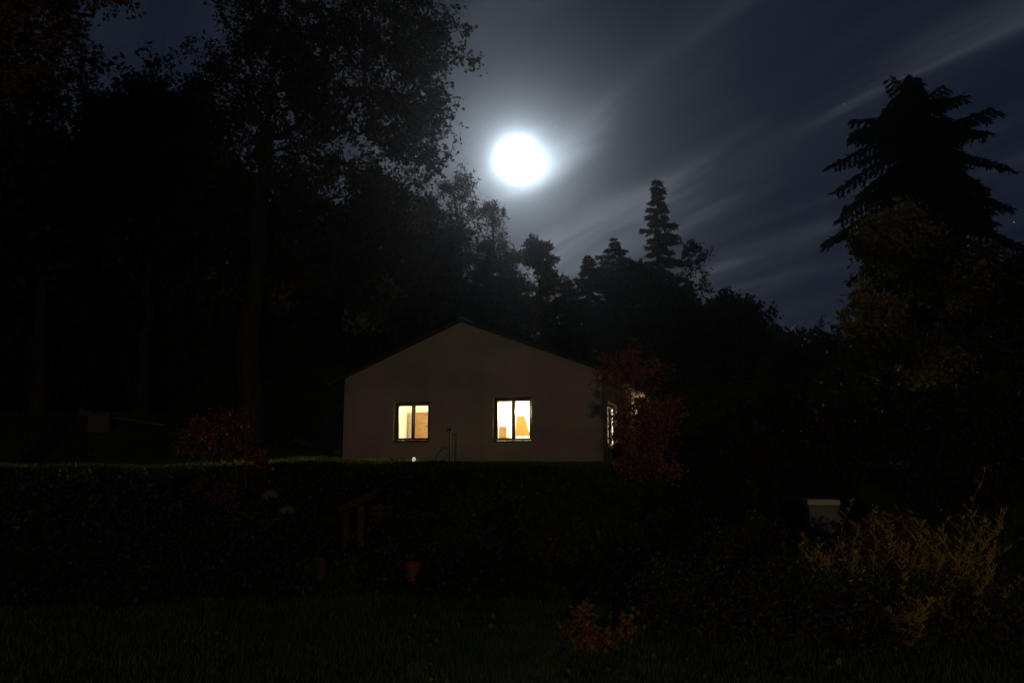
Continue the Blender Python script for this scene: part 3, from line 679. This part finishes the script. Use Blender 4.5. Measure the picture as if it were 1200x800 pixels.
# golden sprays
def spray(px, py, Y, h, lab, n=6, lean=.3, lm='gold', grp='tall golden sprays right of the pale bin'):
    reseed(lab)
    b = P(px, py, Y); zb = Hf(b.x, Y); t = empty('golden_plant', (b.x, Y, zb), lab, 'plant', grp)
    A = []; B = []; ra = []; rb = []; C = []; D = []
    for i in range(n):
        az = random.uniform(0, 6.28); ln = (P(px, py, Y).z-zb+h)*(1 if i == 0 else random.uniform(.5, .9))
        dr = Vector((lean if i == 0 else .45*math.cos(az)+lean*.4, .45*math.sin(az)*(i > 0), 1)).normalized()
        pr = Vector((0,0,0)); K = 26; bend = lean*.15+random.uniform(-.22, .22)*(i > 0)
        for k in range(1, K+1):
            s = k/K; q = dr*ln*s + Vector((bend*s*s*ln + .012*math.sin(k*.8+i), .010*math.cos(k*.9+i), -abs(bend)*.4*s*s*ln))
            A.append(pr[:]); B.append(q[:]); ra.append(.005*(1-s)+.002); rb.append(.005*(1-s)+.0015)
            if s > .25:
                for sg in (-1, 1):
                    if random.random() < .3: continue
                    sl = (.20*(1-s)+.03)*random.uniform(.25, 1.5)*(h+.5)
                    e = q + (Vector((sg*random.uniform(.2,.8), random.uniform(-.6,.6), random.uniform(.3,1))).normalized())*sl
                    A.append(q[:]); B.append(e[:]); ra.append(.002); rb.append(.001)
                    for j in range(random.randint(6, 20)):
                        C.append((q+(e-q)*random.random())[:]); D.append(((e-q).normalized()+Vector((0,0,.3)))[:])
            pr = q
    V, Fq = tubes(A, B, ra, rb, 4); fastmesh('stem', V, Fq, ML[lm], t)
    C = np.array(C); D = np.array(D); V, Fq = leaves(C, .030, .30, d=D/np.linalg.norm(D, axis=1, keepdims=True)); fastmesh('foliage', V, Fq, ML[lm], t)
spray(1098, 660, 8.6, 1.05, 'tallest golden spray, leaning right, near the right edge', 18, .30)
spray(955, 640, 9.0, .55, 'thin golden spray in front of the pale bin', 5, .28)
spray(1090, 665, 8.2, .40, 'bushy golden spray just left of the tallest one', 8, .1)
spray(1020, 640, 8.8, .40, 'short golden spray midway between pale bin and tallest spray', 7, .05)
spray(1135, 675, 8.4, .45, 'rightmost bushy golden spray, lower than the tallest', 12, .05)
spray(1128, 650, 8.0, .10, 'lowest golden spray, in front of the tallest', 4, .3)
spray(930, 650, 8.4, .22, 'low dull spray left of the pale bin', 8, -.1, lm='shrub')
spray(985, 650, 8.3, .28, 'low golden spray covering the right corner of the pale bin', 8, .15)
spray(1060, 690, 7.6, .12, 'low golden spray in front of the rusty shrub', 9, .0)
spray(818, 640, 9.5, .55, 'dim upright spray right of the maple', 4, .0, lm='shrub')
spray(890, 600, 11, .75, 'dim tall spray between maple and pale bin', 5, -.05, lm='shrub')
# hydrangea like shrub with rusty leaves between the sprays
broadleaf('rusty_shrub', 'shrub with rusty drooping leaves between the golden sprays', 'shrub', gpos(1050, 9.3), [ell(1040, 620, 9.3, .42, .22), ell(1070, 640, 9.3, .35, .22), ell(1010, 640, 9.3, .3, .2)],
    120, 12, .10, ML['orange'], .015, spread=.14, r_tip=.004, hollow=.4, aspect=.4)
for px, py, Y, rx, rz, lab in ((800, 690, 8.5, .75, .5, 'dark shrub right of the orange shrub'), (905, 700, 8.2, .8, .5, 'dark shrub in front of the pale bin'), (1020, 715, 7.8, .85, .5, 'dark shrub in front of the rusty shrub'),
                               (1140, 720, 7.8, .9, .5, 'dark shrub at the bottom right corner'), (870, 640, 11, .8, .5, 'dark shrub behind and left of the pale bin'), (1150, 640, 10.5, .8, .5, 'dark shrub behind the tallest golden spray')):
    broadleaf('shrub', lab, 'shrub', gpos(px, Y), [ell(px, py, Y, rx, rz), ell(px, py+50, Y, rx*1.05, rz*.8)], 200, 34, .045, ML['shrub'], .03, spread=.20, r_tip=.004, hollow=.15)
for px, py, Y, rx, rz, lab in ((60, 600, 12, 1.0, .6, 'black shrub on the bank at the left edge'), (160, 610, 12, .9, .6, 'black shrub left of the dark red shrub'), (610, 610, 12.3, 1.0, .45, 'black shrub on the bank below the right gable window'),
                               (340, 480, 28, 1.6, 1.3, 'black shrub between the big trunk and the house'), (380, 455, 29, 1.6, 1.6, 'black shrub touching the left house corner'), (280, 470, 27, 1.8, 1.2, 'black shrub behind the foot of the big trunk'),
                               (655, 640, 11.5, .8, .45, 'black shrub below the house corner left of maple')):
    broadleaf('shrub', lab, 'shrub', gpos(px, Y), [ell(px, py, Y, rx, rz)], 170, 50, .07 if Y < 20 else .13, ML['dark'], .03, spread=.26 if Y < 20 else .5, r_tip=.005, hollow=.15)

# far wood: one mass
fo = Fol(); n = 90000
yy = rng.uniform(46, 75, n); xx = rng.uniform(-60, 60, n); gz = H(xx, yy); top = 4.2+1.6*np.sin(xx*.35)+1.3*np.sin(xx*.9+yy*.3)
C = np.stack([xx, yy, gz+rng.random(n)**.8*top], 1)
fo.add(leaves(C, .75, .7)); tag(fo.build('distant_wood', ML['dark'], None), 'dark wood on the slope behind the trees', 'wood', kind='stuff')

# ---------------------------------------------------------------- grass and ground cover
def blades(xx, yy, h, wd):
    n = len(xx); b = np.stack([xx, yy, H(xx, yy)-.005], 1); az = rng.uniform(0, 2*np.pi, n); a = np.stack([np.cos(az), np.sin(az), 0*az], 1)
    hh = (h*(.5+.9*rng.random(n)))[:, None]; ln = unit(n)*.35; ln[:, 2] = 1
    w2 = wd*.5*(.7+.6*rng.random(n))[:, None]
    V = np.stack([b-a*w2, b+a*w2, b+a*w2*.3+ln*hh, b-a*w2*.3+ln*hh], 1).reshape(-1, 3)
    return V, np.arange(4*n).reshape(-1, 4)
fo = Fol()
n = 150000; yy = 5.6+5.4*rng.random(n)**.9; xx = (rng.random(n)*2-1)*.72*yy; fo.add(blades(xx, yy, .055, .006))
n = 90000; yy = rng.uniform(13.2, 23.5, n); xx = rng.uniform(-11, 3, n); fo.add(blades(xx, yy, .060, .010))
n = 60000; yy = rng.uniform(19, 30, n); xx = rng.uniform(-17, -7, n); fo.add(blades(xx, yy, .09, .016))
tag(fo.build('grass', ML['lawn'], None), 'short dark lawn grass in front and on the terrace', 'grass', kind='stuff')
n = 90000; xx = rng.uniform(-10, 8, n); e = 10.0+6.5*sstep(2.2, 5.5, xx)-.6*sstep(-2, -8, xx); yy = e+.1+rng.random(n)*4.2
C = np.stack([xx, yy, H(xx, yy)+.01+.20*rng.random(n)*(.5+.5*np.sin(xx*2.1)*np.sin(yy*1.7))*np.clip((e+3.8-yy)/1.6, 0, 1)], 1)
fo = Fol(); fo.add(leaves(C, .06, .7)); tag(fo.build('bank_groundcover', ML['ivy'], None), 'dark creeping plants covering the bank', 'ground cover', kind='stuff')
n = 26000; yy = 14.2+6*rng.random(n)**1.6; xx = rng.uniform(-5.3, -1.6, n); xx = xx[rng.random(n) > sstep(-3.6, -1.8, xx)+sstep(-4.4, -5.3, xx)]; yy = yy[:len(xx)]
fo = Fol(); fo.add(blades(xx, yy, .12, .012)); tag(fo.build('lit_grass_strip', ML['lit_grass'], None), 'longer grass along the terrace edge left of the house, coloured yellow green as if lit', 'grass', kind='stuff')  # lit strip put into the grass colour, thinned out at both ends
# fallen leaves on the lawn
xx = rng.uniform(-3, 3, 160); yy = rng.uniform(6.0, 9.5, 160); fo = Fol(); fo.add(leaves(np.stack([xx, yy, H(xx, yy)+.045], 1), .055, .8)); tag(fo.build('fallen_leaves', ML['yellow'], None), 'yellow leaves scattered on the lawn', 'fallen leaves', kind='stuff')

# ---------------------------------------------------------------- garden objects
def onground(px, Y): p = P(px, 543, Y); return Vector((p.x, Y, Hf(p.x, Y)))
# white marker stake; emission added so it shows bright in the dark
b = onground(485, 17.5); t = MB(); t.tube([(0,0,-.1),(0,0,.16),(0,0,.185)], [.04,.04,.014], 10); o = t.build('glowing_post', mat('glowing_white_plastic', (.86,.86,.84), rough=.4, emit=(1,.98,.92), es=.55)); o.location = b
tag(o, 'short white marker post with an added glow in the grass below the left gable window', 'light')
# standpipe with hose
b = onground(527, 22.5); t = empty('garden_standpipe', b, 'thin dark standpipe with hose between the two gable windows', 'standpipe')
m = MB(); m.tube([(0,0,-.1),(-.01,0,.5),(0,0,.98)], .016, 8); m.build('pole', DARKM, t)
m = MB(); m.tube([(.02,0,.98),(-.07,0,1.0),(-.09,0,.95)], .024, 8); m.lathe([(.03,1.0),(.045,1.02),(.01,1.05)], 10); m.build('tap', DARKM, t)
m = MB(); m.tube([(-.02,-.03,.44),(-.12,-.03,.50),(-.22,-.03,.47),(-.32,-.03,.34),(-.40,-.03,.14),(-.44,-.03,.0)], .012, 6); m.build('hose', DARKM, t, smooth=True)
# pale bin right
Yb = 14; a = P(944, 585, Yb); c = P(980, 585, Yb); zt = a.z; bx_ = (a.x+c.x)/2; wd = c.x-a.x; gz = Hf(bx_, Yb)
t = empty('garden_bin', (bx_, Yb, gz), 'pale grey garden bin with a lighter lid among the shrubs', 'bin', rz=R(-12))
m = MB(); h_ = zt-gz-.09
v = [(-wd*.44,-.24,0),(wd*.44,-.24,0),(wd*.44,.24,0),(-wd*.44,.24,0),(-wd*.47,-.27,h_),(wd*.47,-.27,h_),(wd*.47,.27,h_),(-wd*.47,.27,h_)]
m.add(v, [(0,3,2,1),(4,5,6,7),(0,1,5,4),(1,2,6,5),(2,3,7,6),(3,0,4,7)]); m.build('body', PALE, t, bevel=.015)
m = MB(); m.box(-wd*.50,wd*.50,-.30,.30,h_+.003,h_+.10); m.build('lid', PALEL, t, bevel=.02)
# dark tub below the side window
p = hw(GW+.32, 1.15, 0); t = MB(); t.lathe([(.16,0),(.24,.58),(.27,.60),(.27,.65),(.235,.65),(.22,.55)], 20); o = t.build('garden_tub', TUB, smooth=False); o.location = (p.x, p.y, Hf(p.x, p.y)); tag(o, 'dark tapered tub in front of the lit side window', 'tub')
# pale box and rail at the far left
Yl = 22; a = P(106, 484, Yl); c = P(131, 484, Yl); gz = Hf((a.x+c.x)/2, Yl); t = empty('storage_box', ((a.x+c.x)/2, Yl, gz), 'pale storage box on the raised grass at far left', 'box', rz=R(15)); wd = c.x-a.x
DP = mat('dull_box', (.075,.055,.045), (.11,.08,.065), rough=.8, scale=5)
m = MB(); m.box(-wd*.45,wd*.45,-.25,.25,0,a.z-gz-.05); m.build('body', DP, t, bevel=.015)
m = MB(); m.box(-wd*.48,wd*.48,-.28,.28,a.z-gz-.047,a.z-gz); m.build('lid', DP, t, bevel=.01)
a = P(133, 489, 22.5); c = P(192, 498, 22.5); t = empty('handrail', (a.x, a.y, Hf(a.x, a.y)), 'thin pale handrail sloping down from the storage box', 'rail')
ao = Vector((a.x, a.y, Hf(a.x, a.y)))
m = MB(); m.tube([a-ao, c-ao], .022, 8); m.build('rail', PALE, t)
for q in (a, (a+c)/2, c):
    m = MB(); m.tube([Vector((q.x, q.y, Hf(q.x, q.y)-.1))-ao, q-ao-Vector((0,0,.02))], .018, 8); m.build('post', DARKM, t)
# stones
def stone(p, r, lab):
    m = MB(); K = 10; prof = [(max(.01, math.sin(math.pi*i/K)), -math.cos(math.pi*i/K)) for i in range(K+1)]; m.lathe(prof, 14)
    m.v = [(x*r*(1+.18*math.sin(3*y+x*4+r*50)), y*r*.8*(1+.15*math.sin(4*z+x*3)), z*r*.62*(1+.12*math.cos(5*x))) for x, y, z in m.v]
    o = m.build('rock', STONE, smooth=True); o.location = p; tag(o, lab, 'rock')
p = hit(337, 601); stone(p+Vector((0,0,.04)), .13, 'small reddish rock on the bank right of dark red shrub')
p = hit(318, 583); stone(p+Vector((0,0,.03)), .16, 'mossy rock just above the small reddish rock')
p = P(97, 478, 24); stone(Vector((p.x, p.y, Hf(p.x, p.y)+.1)), .3, 'boulder behind the pale storage box')
# lean-to on the bank
p = hit(415, 640); gz = p.z; Yq = p.y
t = empty('timber_lean_to', p, 'small timber lean-to with sloping beam on the bank below the house', 'lean-to')
def lp(px, py, dy=0): return P(px, py, Yq+dy)-p
for px, py, dy in ((407, 600, 0), (424, 592, 0), (412, 598, .5), (446, 590, .5)):
    q = lp(px, py, dy); m = MB(); m.box(q.x-.04, q.x+.04, q.y-.04, q.y+.04, Hf(q.x+p.x, q.y+p.y)-p.z-.1, q.z); m.build('post', DWOOD, t)
m = MB(); a = lp(396, 598); c = lp(441, 580); m.tube([a, c], .035, 4); m.build('beam', DWOOD, t)
m = MB(); v = [lp(396, 596), lp(441, 578), lp(441, 578)+Vector((0,.6,.05)), lp(396, 596)+Vector((0,.6,.05))]
m.add(v+[q+Vector((0,0,.03)) for q in v], [(0,1,2,3),(7,6,5,4),(0,4,5,1),(1,5,6,2),(2,6,7,3),(3,7,4,0)]); m.build('roof', DWOOD, t)
for k in range(4):
    a = lp(428, 592+k*7, .45); c = lp(460, 590+k*7, .45); m = MB(); m.box(a.x, c.x, a.y-.012, a.y+.012, a.z-.06, a.z); m.build('board', DWOOD, t)
p = hit(376, 681); m = MB(); m.tube([(0,0,-.05),(.01,0,.15),(0,0,.30)], [.075,.07,.068], 10); o = m.build('chopping_log', DWOOD); o.location = p; tag(o, 'upright wooden log at the foot of the bank left of the red pot', 'log')
p = hit(484, 682); t = empty('plant_pot', p, 'small red pot with a grey band at the edge of the lawn', 'pot')
m = MB(); m.lathe([(.075,0),(.105,.20),(.118,.205),(.122,.25),(.105,.25),(.09,.21)], 18); m.build('pot', REDP, t)
m = MB(); m.lathe([(.0905,.09),(.0995,.15)], 18); m.build('band', GREYP, t)

# ---------------------------------------------------------------- haze (night mist that carries the moon's glare)
mb = MB(); mb.box(-171, 171, -46, 211, -2.5, 42)
m = bpy.data.materials.new('haze_air'); m.use_nodes = True; q = m.node_tree; q.nodes.clear()
o_ = nn(q, 'ShaderNodeOutputMaterial'); v_ = nn(q, 'ShaderNodeVolumePrincipled'); v_.inputs['Density'].default_value = HAZE_D; v_.inputs['Anisotropy'].default_value = .90
v_.inputs['Color'].default_value = (.92,.95,1.0,1); q.links.new(v_.outputs[0], o_.inputs['Volume'])
hz = mb.build('haze', m); tag(hz, 'thin night haze lit by the moon', 'haze', kind='stuff')
